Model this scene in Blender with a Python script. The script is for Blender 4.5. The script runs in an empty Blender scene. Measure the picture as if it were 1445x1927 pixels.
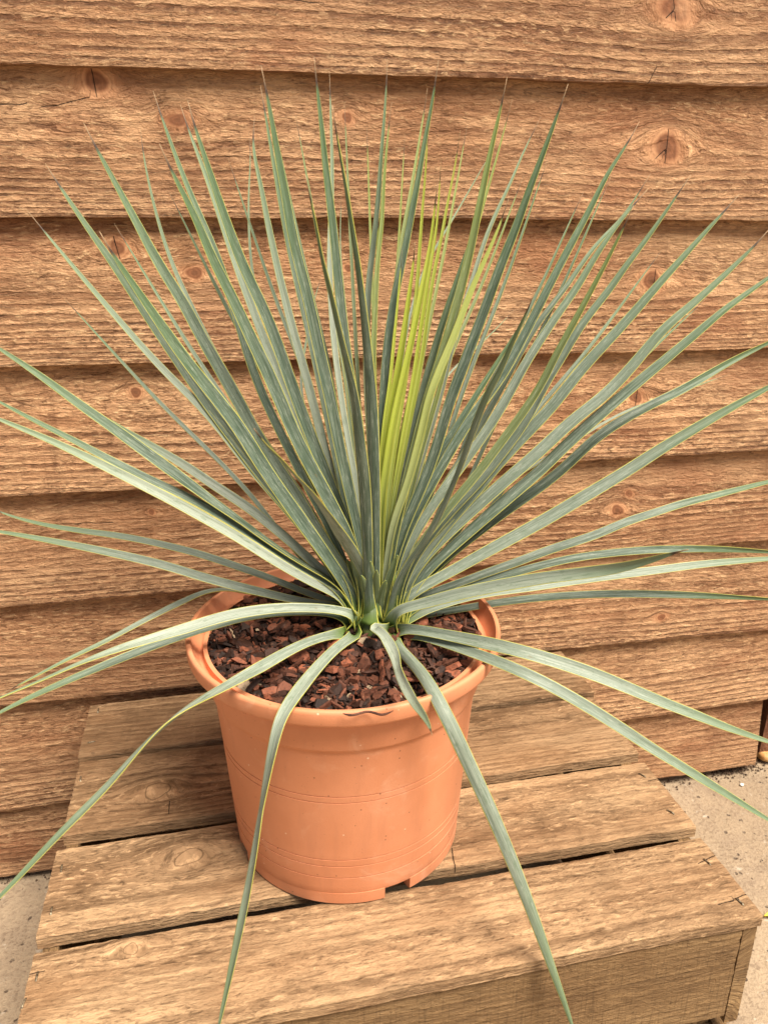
import bpy, math
import numpy as np
from mathutils import Vector, Matrix
R = math.radians
rng = np.random.default_rng(11)
S = bpy.context.scene
col = S.collection

# ------------------------------------------------------------------ camera, sky, sun, exposure
W, H, F = 1445.0, 1927.0, 1455.0            # photograph size and focal length in its pixels
PITCH, YAW = R(20.3), R(11.4)
CAM = np.array([0.0, 0.0, 0.83])
fw = np.array([math.sin(YAW)*math.cos(PITCH), math.cos(YAW)*math.cos(PITCH), -math.sin(PITCH)])
rt = np.array([math.cos(YAW), -math.sin(YAW), 0.0])
up = np.cross(rt, fw)
cd = bpy.data.cameras.new('camera')
cd.sensor_fit = 'HORIZONTAL'; cd.sensor_width = 36.0; cd.lens = F/W*36.0
cd.clip_start = 0.01; cd.clip_end = 500.0
cd.dof.use_dof = True; cd.dof.focus_distance = 0.76; cd.dof.aperture_fstop = 18.0
cam = bpy.data.objects.new('camera', cd); col.objects.link(cam)
cam.matrix_world = Matrix([[rt[0], up[0], -fw[0], CAM[0]], [rt[1], up[1], -fw[1], CAM[1]],
                           [rt[2], up[2], -fw[2], CAM[2]], [0, 0, 0, 1]])
S.camera = cam

SUN_EL, SUN_ROT = R(61), R(143)
w = bpy.data.worlds.new('World'); S.world = w; w.use_nodes = True
nt = w.node_tree
sky = nt.nodes.new('ShaderNodeTexSky'); sky.sky_type = 'NISHITA'; sky.sun_disc = False
sky.sun_elevation = SUN_EL; sky.sun_rotation = SUN_ROT
sky.air_density = 1.0; sky.dust_density = 4.0; sky.ozone_density = 0.0
tint = nt.nodes.new('ShaderNodeMix'); tint.data_type = 'RGBA'; tint.blend_type = 'MULTIPLY'; tint.inputs[0].default_value = 1.0
tint.inputs[7].default_value = (1.0, .93, .82, 1.0)          # thin warm haze over the sky
nt.links.new(sky.outputs[0], tint.inputs[6]); nt.links.new(tint.outputs[2], nt.nodes['Background'].inputs[0])
nt.nodes['Background'].inputs[1].default_value = 0.065
sd = bpy.data.lights.new('sun', 'SUN'); sd.energy = 3.9; sd.angle = R(28); sd.color = (1.0, 0.92, 0.80)
sun = bpy.data.objects.new('sun', sd); col.objects.link(sun)
ds = Vector((math.sin(SUN_ROT)*math.cos(SUN_EL), math.cos(SUN_ROT)*math.cos(SUN_EL), math.sin(SUN_EL)))
sun.rotation_euler = ds.to_track_quat('Z', 'Y').to_euler()
S.cycles.use_adaptive_sampling = False; S.cycles.sample_clamp_indirect = 3.0
S.view_settings.view_transform = 'Standard'; S.view_settings.look = 'None'
S.view_settings.gamma = 1.0; S.view_settings.use_curve_mapping = False
S.view_settings.exposure = 0.92

# ------------------------------------------------------------------ helpers
def ray(x, y):
    return rt*(x-W/2)/F - up*(y-H/2)/F + fw
def at_y(x, y, Y):                           # the point of the pixel's line of sight at distance Y towards the wall
    v = ray(x, y); return CAM + v*(Y/v[1])
def at_z(x, y, z):                           # ... at height z
    v = ray(x, y); return CAM + v*((z-CAM[2])/v[2])

def mesh_obj(name, v, quads, mat, parent=None, attrs=None, smooth=True, sharp=None, loc=None):
    v = np.asarray(v, np.float32); q = np.asarray(quads, np.int32)
    k = q.shape[1]
    m = bpy.data.meshes.new(name)
    m.vertices.add(len(v)); m.vertices.foreach_set('co', v.ravel())
    m.loops.add(q.size); m.loops.foreach_set('vertex_index', q.ravel())
    m.polygons.add(len(q))
    m.polygons.foreach_set('loop_start', np.arange(0, q.size, k, dtype=np.int32))
    m.polygons.foreach_set('loop_total', np.full(len(q), k, np.int32))
    m.polygons.foreach_set('use_smooth', np.full(len(q), smooth, bool))
    m.update(calc_edges=True)
    for n, a in (attrs or {}).items():
        a = np.asarray(a, np.float32)
        if a.ndim == 2:
            t = m.attributes.new(n, 'FLOAT_VECTOR', 'POINT'); t.data.foreach_set('vector', a.ravel())
        else:
            t = m.attributes.new(n, 'FLOAT', 'POINT'); t.data.foreach_set('value', a)
    m.validate()
    if sharp: m.set_sharp_from_angle(angle=R(sharp))
    if mat: m.materials.append(mat)
    o = bpy.data.objects.new(name, m); col.objects.link(o)
    if parent: o.parent = parent
    if loc is not None: o.location = loc
    return o
def tag(o, label=None, cat=None, group=None, kind=None):
    if label: o['label'] = label
    if cat: o['category'] = cat
    if group: o['group'] = group
    if kind: o['kind'] = kind
    return o
def empty(name, loc=(0, 0, 0), rz=0.0):
    o = bpy.data.objects.new(name, None); col.objects.link(o)
    o.location = loc; o.rotation_euler = (0, 0, rz); o.empty_display_size = 0.05
    return o

def vnoise(x, y, seed=0):                    # smooth value noise in [-1, 1]
    r = np.random.default_rng(seed).uniform(-1, 1, (256, 256))
    xi = np.floor(x).astype(int); yi = np.floor(y).astype(int)
    fx = x-xi; fy = y-yi; fx = fx*fx*(3-2*fx); fy = fy*fy*(3-2*fy)
    a = r[xi % 256, yi % 256]; b = r[(xi+1) % 256, yi % 256]; c = r[xi % 256, (yi+1) % 256]; d = r[(xi+1) % 256, (yi+1) % 256]
    return (a*(1-fx)+b*fx)*(1-fy)+(c*(1-fx)+d*fx)*fy
def fbm(x, y, seed=0, o=4):
    s = 0; a = 1.0
    for k in range(o):
        s = s+a*vnoise(x*2**k, y*2**k, seed+k); a *= 0.5
    return s/1.9

class NB:                                    # small node-tree builder
    def __init__(s, name):
        s.m = bpy.data.materials.new(name); s.m.use_nodes = True; s.t = s.m.node_tree
        s.b = s.t.nodes['Principled BSDF']; s.out = s.t.nodes['Material Output']
    def n(s, typ, **kw):
        x = s.t.nodes.new(typ)
        for k, v in kw.items(): setattr(x, k, v)
        return x
    def put(s, sock, v):
        if v is None: return
        if hasattr(v, 'is_output') or isinstance(v, bpy.types.NodeSocket): s.t.links.new(v, sock)
        else:
            if isinstance(v, (tuple, list)) and len(v) == 3 and sock.type == 'RGBA': v = (*v, 1.0)
            sock.default_value = v
    def math(s, op, a, b=None, c=None, clamp=False):
        x = s.n('ShaderNodeMath', operation=op, use_clamp=clamp)
        s.put(x.inputs[0], a); s.put(x.inputs[1], b); s.put(x.inputs[2], c)
        return x.outputs[0]
    def mix(s, f, a, b, blend='MIX'):
        x = s.n('ShaderNodeMix', data_type='RGBA', blend_type=blend)
        s.put(x.inputs[0], f); s.put(x.inputs[6], a); s.put(x.inputs[7], b)
        return x.outputs[2]
    def attr(s, name, out=2):
        x = s.n('ShaderNodeAttribute', attribute_name=name); return x.outputs[out]
    def ramp(s, f, lo, hi, a=0.0, b=1.0):
        x = s.n('ShaderNodeMapRange', interpolation_type='SMOOTHSTEP')
        s.put(x.inputs[0], f); x.inputs[1].default_value = lo; x.inputs[2].default_value = hi
        x.inputs[3].default_value = a; x.inputs[4].default_value = b
        return x.outputs[0]
    def noise(s, vec, scale=1.0, detail=3.0, rough=0.5, dist=0.0):
        x = s.n('ShaderNodeTexNoise'); s.put(x.inputs['Vector'], vec)
        x.inputs['Scale'].default_value = scale; x.inputs['Detail'].default_value = detail
        x.inputs['Roughness'].default_value = rough; x.inputs['Distortion'].default_value = dist
        return x.outputs[0]
    def voro(s, vec, scale=1.0, out=0, rand=1.0):
        x = s.n('ShaderNodeTexVoronoi'); s.put(x.inputs['Vector'], vec)
        x.inputs['Scale'].default_value = scale; x.inputs['Randomness'].default_value = rand
        return x.outputs[out]
    def xyz(s, x, y, z=0.0):
        c = s.n('ShaderNodeCombineXYZ'); s.put(c.inputs[0], x); s.put(c.inputs[1], y); s.put(c.inputs[2], z)
        return c.outputs[0]
    def sep(s, v):
        c = s.n('ShaderNodeSeparateXYZ'); s.put(c.inputs[0], v); return c.outputs
    def scale(s, v, k):
        c = s.n('ShaderNodeVectorMath', operation='MULTIPLY'); s.put(c.inputs[0], v); c.inputs[1].default_value = k
        return c.outputs[0]
    def bump(s, h, strength, dist, prev=None):
        b = s.n('ShaderNodeBump'); b.inputs['Strength'].default_value = strength; b.inputs['Distance'].default_value = dist
        s.put(b.inputs['Height'], h)
        if prev is not None: s.put(b.inputs['Normal'], prev)
        return b.outputs[0]

# ------------------------------------------------------------------ wood
# attributes on every board: wu (metres along the grain), wv (metres across, bent round the knots), wr (growth-ring count),
# wk (distance to nearest knot / its radius), wc (distance to nearest crack, m), ws (one random number per board)
def wood_mat(name, dark, mid, light, red, fleck=1.0, rings=1.0, rough_bump=1.0, sawn=0.0, pale_knots=False):
    B = NB(name)
    u, v, r, k, c, sd_ = (B.attr(n) for n in ('wu', 'wv', 'wr', 'wk', 'wc', 'ws'))
    seed = B.math('MULTIPLY', sd_, 37.0)
    def P(su, sv): return B.xyz(B.math('MULTIPLY', u, su), B.math('MULTIPLY', v, sv), seed)
    def dk(col, f): return tuple(min(1, x*f) for x in col)
    broad = B.noise(P(3.5, 13), 1, 3, .55)
    long_ = B.noise(P(1.8, 55), 1, 4, .55)               # long streaks of darker heartwood
    zone = B.noise(P(2.2, 22), 1, 3, .55)                # bands of torn and of smooth grain
    blot = B.noise(P(20, 34), 1, 5, .62)
    fib = B.noise(P(12, 330), 1, 4, .65, .1)
    flk = B.noise(P(70, 235), 1, 5, .68, .6)
    flk2 = B.noise(P(170, 430), 1, 4, .68, .4)
    tear = B.noise(P(20, 115), 1, 5, .66, .9)           # longer torn splinters
    vert = B.noise(P(60, 4), 1, 5, .7)                   # faint marks standing across the grain
    tick = B.noise(P(600, 30), 1, 2, .5)
    wob = B.math('MULTIPLY', B.math('SUBTRACT', B.noise(P(4, 40), 1, 4, .6), .5), .75)
    fine_w = B.math('MULTIPLY', B.math('SUBTRACT', B.noise(P(60, 300), 1, 3, .6), .5), .35)
    ph = B.math('FRACT', B.math('ADD', B.math('ADD', r, wob), fine_w))
    low = B.ramp(v, .115, .055) if not pale_knots else 1.0
    ringamt = B.math('MULTIPLY', B.math('MULTIPLY', B.ramp(B.noise(P(2.5, 20), 1, 3, .6), .28, .58, .35, 1.0), low), rings)
    # one ring: broad pale early wood, darkening into a narrow late-wood line with a sharp far edge
    band = B.math('MULTIPLY', B.ramp(ph, .48, .88), B.ramp(ph, .90, .985, 1.0, 0.0))
    late = B.math('MULTIPLY', band, ringamt, clamp=True)
    pale = B.math('MULTIPLY', B.math('ADD', B.ramp(ph, .92, .995), B.ramp(ph, .50, .12)), ringamt, clamp=True)
    base = B.mix(B.ramp(broad, .30, .70), mid, light)
    base = B.mix(B.math('MULTIPLY', B.ramp(long_, .50, .68), .50), base, dark)
    base = B.mix(B.math('MULTIPLY', B.ramp(blot, .46, .72), .45), base, dark)
    base = B.mix(B.math('MULTIPLY', pale, .50), base, dk(light, 1.22))
    base = B.mix(B.math('MULTIPLY', late, .75), base, dk(dark, .85))
    base = B.mix(B.math('MULTIPLY', B.ramp(vert, .54, .76), .22 if pale_knots else .42), base, dark)
    base = B.mix(B.math('MULTIPLY', B.ramp(vert, .44, .26), .30), base, dk(light, 1.12))
    base = B.mix(B.math('MULTIPLY', B.ramp(fib, .42, .72), .30), base, dk(dark, .9))
    fz = B.math('MULTIPLY', B.ramp(zone, .38, .60, .40, 1.0), fleck)
    base = B.mix(B.math('MULTIPLY', B.math('MULTIPLY', B.ramp(flk, .52, .66), .75), fz), base, dk(dark, .55))
    base = B.mix(B.math('MULTIPLY', B.math('MULTIPLY', B.ramp(flk, .47, .34), .80), fz), base, dk(light, 1.35))
    base = B.mix(B.math('MULTIPLY', B.math('MULTIPLY', B.ramp(flk2, .52, .66), .50), fz), base, dk(dark, .6))
    base = B.mix(B.math('MULTIPLY', B.math('MULTIPLY', B.ramp(tear, .635, .68), .70), fz), base, dk(dark, .36))
    tone = B.math('FRACT', B.math('MULTIPLY', sd_, 7.31))
    base = B.mix(B.math('MULTIPLY', tone, 1.0 if False else (.36 if pale_knots else .34)), base, dk(dark, 1.05))
    redm = B.math('MULTIPLY', B.ramp(B.noise(P(6, 12), 1, 2, .5), .52, .72), .45)
    base = B.mix(redm, base, red)
    if sawn:
        base = B.mix(B.math('MULTIPLY', B.ramp(tick, .52, .70), sawn), base, dk(dark, .6))
    # knots
    kn = B.math('ADD', k, B.math('MULTIPLY', B.math('SUBTRACT', B.noise(P(45, 45), 1, 3, .6), .5), .9))
    if pale_knots:
        base = B.mix(B.math('MULTIPLY', B.ramp(kn, 1.5, .4), .16), base, dk(light, 1.15))
        rim = B.math('MULTIPLY', B.ramp(kn, .88, .98), B.ramp(kn, 1.10, 1.0))
        base = B.mix(B.math('MULTIPLY', rim, .60), base, dk(dark, .5))
    else:
        base = B.mix(B.math('MULTIPLY', B.ramp(kn, 2.6, 1.0), .45), base, tuple(a*.45+b*.55 for a, b in zip(mid, red)))
        kr = B.math('SINE', B.math('MULTIPLY', kn, 15.0))
        kcol = B.mix(B.ramp(kr, -1, 1), dk(red, .50), dk(red, .64))
        kcol = B.mix(B.math('MULTIPLY', B.ramp(B.noise(P(260, 260), 1, 3, .6), .45, .65), .5), kcol, dk(red, .36))
        kcol = B.mix(B.math('MULTIPLY', B.ramp(kn, .6, .0), .8), kcol, dk(red, .28))
        base = B.mix(B.math('MULTIPLY', B.ramp(kn, 1.18, .80), .92), base, kcol)
        rim2 = B.math('MULTIPLY', B.ramp(kn, 1.18, 1.30), B.ramp(kn, 1.48, 1.34))
        base = B.mix(B.math('MULTIPLY', rim2, .25), base, dk(dark, .6))
    # cracks
    cj = B.math('ABSOLUTE', B.math('ADD', c, B.math('MULTIPLY', B.math('SUBTRACT', flk2, .5), .0016)))
    ck = B.math('MULTIPLY', B.ramp(cj, .0007, .0001), B.ramp(B.attr('ww'), .25, .6))
    base = B.mix(B.math('MULTIPLY', ck, .93), base, (.018, .010, .006))
    stain = B.ramp(B.noise(P(9, 22), 1, 5, .65, .5), .52, .70)
    base = B.mix(B.math('MULTIPLY', stain, .38), base, dk(dark, .9))
    bleach = B.ramp(B.noise(P(7, 26), 1, 5, .65, .5), .56, .74)
    base = B.mix(B.math('MULTIPLY', bleach, .45), base, dk(light, 1.2))
    grime = B.ramp(B.noise(P(60, 90), 1, 5, .72), .62, .70)
    base = B.mix(B.math('MULTIPLY', grime, .55), base, dk(dark, .40))
    B.put(B.b.inputs['Base Color'], base)
    B.b.inputs['Roughness'].default_value = .78
    B.b.inputs['Specular IOR Level'].default_value = .25
    keep = B.math('SUBTRACT', 1.0, B.math('MULTIPLY', B.ramp(k, 1.9, 1.0), .85))
    hgt = B.math('ADD', B.math('MULTIPLY', flk, -1.0), B.math('ADD', B.math('MULTIPLY', flk2, -.4), B.math('MULTIPLY', tear, -.8)))
    nrm = B.bump(B.math('MULTIPLY', B.math('ADD', hgt, 1.1), keep), 1.0, .0075*rough_bump)
    nrm = B.bump(B.math('SUBTRACT', B.math('MULTIPLY', fib, -.4), B.math('MULTIPLY', late, .8)), .8, .0016, nrm)
    nrm = B.bump(ck, .8, -.002, nrm)
    B.put(B.b.inputs['Normal'], nrm)
    return B.m

def board(name, mat, x0, x1, prof, seed, knots=(), cracks=(), parent=None, res=.0026, ring=None, disp=.0004, edge=.0012,
          to_world=None, ends=.0):
    """prof(s) -> (front point, back point) as (a, b) pairs for s in 0..1 across the board; a board runs along local x.
       knots: (u, v, radius); cracks: (u0, v0, u1, v1); u along, v across, in metres."""
    wd = prof['width']; m = max(6, int(wd/res)); n = max(8, int((x1-x0)/res))
    uu = np.linspace(x0, x1, n+1); vv = np.linspace(0, wd, m+1)
    U, V = np.meshgrid(uu, vv, indexing='ij')
    ve = V.copy(); kd = np.full(U.shape, 9.0)
    for ku, kv, kr in knots:
        du = U-ku; dv = V-kv
        d2 = (du*.62)**2+dv**2+1e-9
        ve = ve - dv*np.minimum(1.0, (kr*1.6)**2/d2)*.72
        ve = ve - kr*.9*np.exp(-(du/(kr*3.2))**2-(dv/(kr*3.0))**2)*.6
        ang = np.arctan2(dv, du); kd = np.minimum(kd, np.sqrt((du*.85)**2+dv**2)/kr*(1+.13*np.sin(2*ang+ku*50)+.08*np.sin(3*ang+kv*90)))
    cdist = np.full(U.shape, .05); cw = np.zeros(U.shape); near = np.full(U.shape, 9.0)
    for a0, b0, a1, b1 in cracks:
        d = np.array([a1-a0, b1-b0]); L = math.hypot(*d); d = d/L
        tt = (U-a0)*d[0]+(V-b0)*d[1]; t = np.clip(tt/L, 0, 1)
        wig = .0011*vnoise(U*90+V*60, V*0+seed, seed+3)
        sg = -(U-a0)*d[1]+(V-b0)*d[0]+wig
        dist = np.hypot(sg, np.maximum(0, np.abs(tt-L/2)-L/2))
        m_ = dist < near
        near = np.where(m_, dist, near); cdist = np.where(m_, sg, cdist)
        cw = np.where(m_, np.clip((.0065-dist)/.003, 0, 1), cw)
    warp = .006*fbm(U*3, V*6, seed+20, 3)
    vw = ve+warp
    rg = ring(vw) if ring else vw/.0075
    z = disp*(.8*fbm(U*60, ve*240, seed+31, 3)-.55*np.cos(2*np.pi*rg)*.5)
    ed = edge*fbm(U*25, V*0+.3, seed+40, 4)
    lowf = .0016*vnoise(U*4, V*0+.7, seed+44)
    s = V/wd
    fa, fb = prof['front'](s); ba, bb = prof['back'](s)
    # edge rounding and raggedness on the two long edges
    e0 = np.exp(-(V/.0016)**2); e1 = np.exp(-((wd-V)/.0016)**2)
    fb = fb + z + .0009*(e0+e1)*(1+.8*fbm(U*140, V*0+2, seed+50, 2))
    fa = fa + ed*np.exp(-(V/.010)**2) + lowf + ed[::-1]*.7*np.exp(-((wd-V)/.010)**2)
    ba = ba + lowf + ed*np.exp(-(V/.010)**2)
    Uf = U + ends*fbm(V*150, U*0+.5, seed+60, 3)*(np.exp(-((U-x0)/.006)**2)+np.exp(-((x1-U)/.006)**2))
    front = np.stack([Uf, fb, fa], -1).reshape(-1, 3)        # local: x along, y = depth, z = across
    back = np.stack([Uf, bb, ba], -1).reshape(-1, 3)
    idx = np.arange((n+1)*(m+1)).reshape(n+1, m+1); off = idx.size
    qf = np.stack([idx[:-1, :-1], idx[1:, :-1], idx[1:, 1:], idx[:-1, 1:]], -1).reshape(-1, 4)
    qb = qf[:, ::-1]+off
    def strip(a): return np.stack([a[:-1], a[:-1]+off, a[1:]+off, a[1:]], -1)
    qs = np.concatenate([strip(idx[:, 0]), strip(idx[:, -1])[:, ::-1], strip(idx[0, :])[:, ::-1], strip(idx[-1, :])])
    T = prof['thick']
    vb = V+T*(2*s-1)
    P = np.concatenate([front, back])
    if to_world is not None: P = to_world(P)
    A = dict(wu=np.concatenate([U.ravel(), (U+.004).ravel()]), wv=np.concatenate([ve.ravel(), (ve+vb-V).ravel()]),
             wr=np.concatenate([rg.ravel(), (rg+(vb-V)/.004).ravel()]), wk=np.concatenate([kd.ravel(), kd.ravel()]),
             wc=np.concatenate([cdist.ravel(), cdist.ravel()]), ws=np.full(2*off, (seed*.137) % 1.0), ww=np.concatenate([cw.ravel(), cw.ravel()*0]))
    return mesh_obj(name, P, np.concatenate([qf, qb, qs]), mat, parent, A, True, 38)

M_wall = wood_mat('rough_sawn_larch', (.175, .070, .030), (.575, .298, .148), (.810, .495, .272), (.37, .146, .068), fleck=1.0, rings=1.0)
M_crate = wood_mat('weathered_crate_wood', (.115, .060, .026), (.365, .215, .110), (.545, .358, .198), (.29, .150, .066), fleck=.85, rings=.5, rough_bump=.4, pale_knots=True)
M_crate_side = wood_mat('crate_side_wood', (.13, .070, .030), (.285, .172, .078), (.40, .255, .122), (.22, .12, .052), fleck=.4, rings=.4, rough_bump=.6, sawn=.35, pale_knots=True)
M_post = wood_mat('red_brown_post', (.16, .060, .032), (.30, .130, .068), (.38, .18, .10), (.15, .05, .03), fleck=.5, rings=.4)

GZ = 0.0                                       # ground
CT = 0.273                                     # crate top
RIM = 0.494                                    # pot rim height
WALL = 0.885                                   # lips of the wall boards

# ------------------------------------------------------------------ timber wall
def box_np(cx, cy, cz, sx, sy, sz):
    v = np.array([[x, y, z] for x in (-1, 1) for y in (-1, 1) for z in (-1, 1)], float)*[sx/2, sy/2, sz/2]+[cx, cy, cz]
    q = np.array([[0, 1, 3, 2], [4, 6, 7, 5], [0, 4, 5, 1], [2, 3, 7, 6], [0, 2, 6, 4], [1, 5, 7, 3]])
    return v, q

def make_wall():
    root = empty('timber_wall', (0.2, WALL, 0))
    tag(root, 'brown rough sawn overlapping board wall behind the potted plant', 'wall')
    lips = [(.2895+.83, .2915+.83), (.1438+.83, .1494+.83), (.0076+.83, .0074+.83), (-.1408+.83, -.146+.83), (-.2845+.83, -.2843+.83),
            (-.4204+.83, -.4174+.83), (-.5538+.83, -.5623+.83), (-.7087+.83, -.6917+.83), (-.8161+.83, -.8124+.83)]
    for e in range(3): lips.insert(0, (lips[0][0]+.142, lips[0][1]+.142))
    XL, XR = -.21, .65                         # where the two heights were taken
    # knots by board (index of lip from the top), as photograph positions and radius in pixels
    kn = {4: [(1268, 14, 26)], 5: [(178, 153, 19), (335, 228, 14), (653, 222, 10), (1253, 275, 25)],
          6: [(220, 467, 15), (365, 514, 12), (655, 505, 8), (1225, 527, 20)], 7: [(255, 738, 10), (1195, 748, 14)],
          8: [(1183, 930, 9), (285, 965, 6), (1160, 960, 14)], 9: [(780, 1075, 9), (1240, 1160, 10)], 10: [(560, 1190, 10)], 11: [(62, 1352, 15), (58, 1402, 13), (60, 1490, 11)]}
    ck = {4: [(545, 0, 600, 6), (1225, 135, 1215, 152), (1268, 2, 1270, 30), (1268, 18, 1258, 28)],
          5: [(172, 138, 180, 174), (88, 202, 165, 186), (0, 200, 40, 197), (1257, 252, 1250, 298), (1250, 280, 1238, 292)],
          6: [(1232, 514, 1228, 534), (215, 455, 222, 480)], 7: [(1200, 735, 1196, 757)], 8: [(110, 987, 205, 984)],
          11: [(62, 1345, 63, 1362)]}
    for i, (zl, zr) in enumerate(lips):
        x0 = -1.35
        x1 = .787 if i == len(lips)-1 else .885
        top = lips[i-1] if i else (zl+.142, zr+.142)
        ht = max(top[0]-zl, top[1]-zr)+.022
        T = .0135
        prof = dict(width=ht, thick=T, front=lambda s, ht=ht: (s*ht, s*.0148), back=lambda s, ht=ht: (s*ht, .0130+s*.0080))
        def lipz(x, zl=zl, zr=zr): return zl+(zr-zl)*(x-XL)/(XR-XL)
        ks = []
        for (px, py, pr) in kn.get(i, []):
            p = at_y(px, py, WALL+.008); ks.append((p[0], p[2]-lipz(p[0]), pr/1950.0))
        if i not in kn: ks.append((-.3+.9*rng.random(), .05+.05*rng.random(), .012))
        ks += [(-1.1+.5*rng.random(), .03+.09*rng.random(), .006+.01*rng.random())]
        cs = []
        for (a, b, c_, d) in ck.get(i, []):
            p = at_y(a, b, WALL+.008); q = at_y(c_, d, WALL+.008)
            cs.append((p[0], p[2]-lipz(p[0]), q[0], q[2]-lipz(q[0])))
        den = .055+.03*rng.random()
        nr = (13, 15, 12, 14, 10)[i % 5]
        def ring(v, den=den, nr=nr): return nr*(1-np.exp(-np.maximum(v, -.02)/den))
        def tw(P, lipz=lipz): 
            Q = P.copy(); Q[:, 1] += WALL-root.location.y; Q[:, 2] += lipz(P[:, 0]); Q[:, 0] -= root.location.x
            return Q
        board('board', M_wall, x0, x1, prof, 100+i*7, ks, cs, root, res=.0027, ring=ring, to_world=tw, edge=.0014, ends=.0008)
    # corner post, and an unseen panel added behind the boards to block leaking light
    pm = M_post
    for nm, xa, xb, ya, yb, za, zb in (('corner_post', .815, .865, .912, .965, .02, 1.70),):
        prof = dict(width=xb-xa, thick=yb-ya, front=lambda s: (s*.05, s*0), back=lambda s: (s*.05, s*0+.05))
        def tw2(P): return np.stack([P[:, 2]+.815-.2, P[:, 1]+.912-WALL, P[:, 0]], -1)
        board(nm, pm, .012, 1.70, prof, 77, [], [], root, res=.006, to_world=tw2)
    v, q = box_np(0, 0, 0, 2.3, .012, 1.9)
    mesh_obj('light_block_panel', v+[-.25-.2, .985-WALL, .952], q, M_post, root, dict(wu=v[:, 0], wv=v[:, 2]*.1, wr=v[:, 2]*5, wk=np.full(8, 9.), wc=np.full(8, .05), ws=np.zeros(8), ww=np.zeros(8)), False)
    return root
make_wall()

# ------------------------------------------------------------------ ground
def ground_mat():
    B = NB('pitted_concrete')
    g = B.n('ShaderNodeNewGeometry').outputs['Position']
    big = B.noise(g, 3.0, 4, .6); mid = B.noise(g, 22, 5, .65); fine = B.noise(g, 210, 4, .7)
    c = B.mix(B.ramp(big, .35, .65), (.32, .238, .155), (.44, .333, .222))
    c = B.mix(B.math('MULTIPLY', B.ramp(mid, .45, .7), .5), c, (.27, .20, .14))
    c = B.mix(B.math('MULTIPLY', B.math('MULTIPLY', B.ramp(fine, .46, .66), B.ramp(mid, .3, .7, .25, 1.0)), .8), c, (.17, .115, .07))
    c = B.mix(B.math('MULTIPLY', B.ramp(B.noise(g, 40, 3, .6, .4), .62, .72), .6), c, (.60, .52, .42))
    wv = B.scale(g, (1, 1, 1))
    dist = B.voro(B.mix(.03, wv, B.n('ShaderNodeTexNoise').outputs[1]), 95)
    cell = B.voro(g, 95, 1)
    pick = B.ramp(B.sep(cell)[0], .72, .78)
    pit = B.math('MULTIPLY', B.ramp(dist, .30, .17), pick)
    c = B.mix(B.math('MULTIPLY', pit, .8), c, (.075, .05, .035))
    dirt = B.ramp(B.noise(g, 8, 5, .68, .5), .50, .72)
    c = B.mix(B.math('MULTIPLY', dirt, .5), c, (.20, .14, .095))
    B.put(B.b.inputs['Base Color'], c); B.b.inputs['Roughness'].default_value = .9
    n1 = B.bump(B.math('SUBTRACT', B.math('ADD', fine, B.math('MULTIPLY', mid, .8)), pit), .8, .004)
    B.put(B.b.inputs['Normal'], n1)
    return B.m
def make_ground():
    def axis(lo, hi, a, b, st):
        return np.concatenate([-np.geomspace(-lo+a+1e-3, .02, 26)[:-1]+a if False else np.linspace(lo, a, 14)[:-1], np.arange(a, b, st), np.linspace(b, hi, 14)])
    xs = axis(-60, 60, -.7, 1.3, .01); ys = axis(-60, 60, .2, 1.2, .01)
    X, Y = np.meshgrid(xs, ys, indexing='ij')
    Z = .003*fbm(X*9, Y*9, 5, 3)+.0012*fbm(X*60, Y*60, 9, 2)
    Z = np.where((X > -.75) & (X < 1.35) & (Y > .1) & (Y < 1.3), Z, 0)
    idx = np.arange(X.size).reshape(X.shape)
    q = np.stack([idx[:-1, :-1], idx[1:, :-1], idx[1:, 1:], idx[:-1, 1:]], -1).reshape(-1, 4)
    tag(mesh_obj('ground', np.stack([X, Y, Z], -1).reshape(-1, 3), q, ground_mat()), kind='structure')
make_ground()

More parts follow.
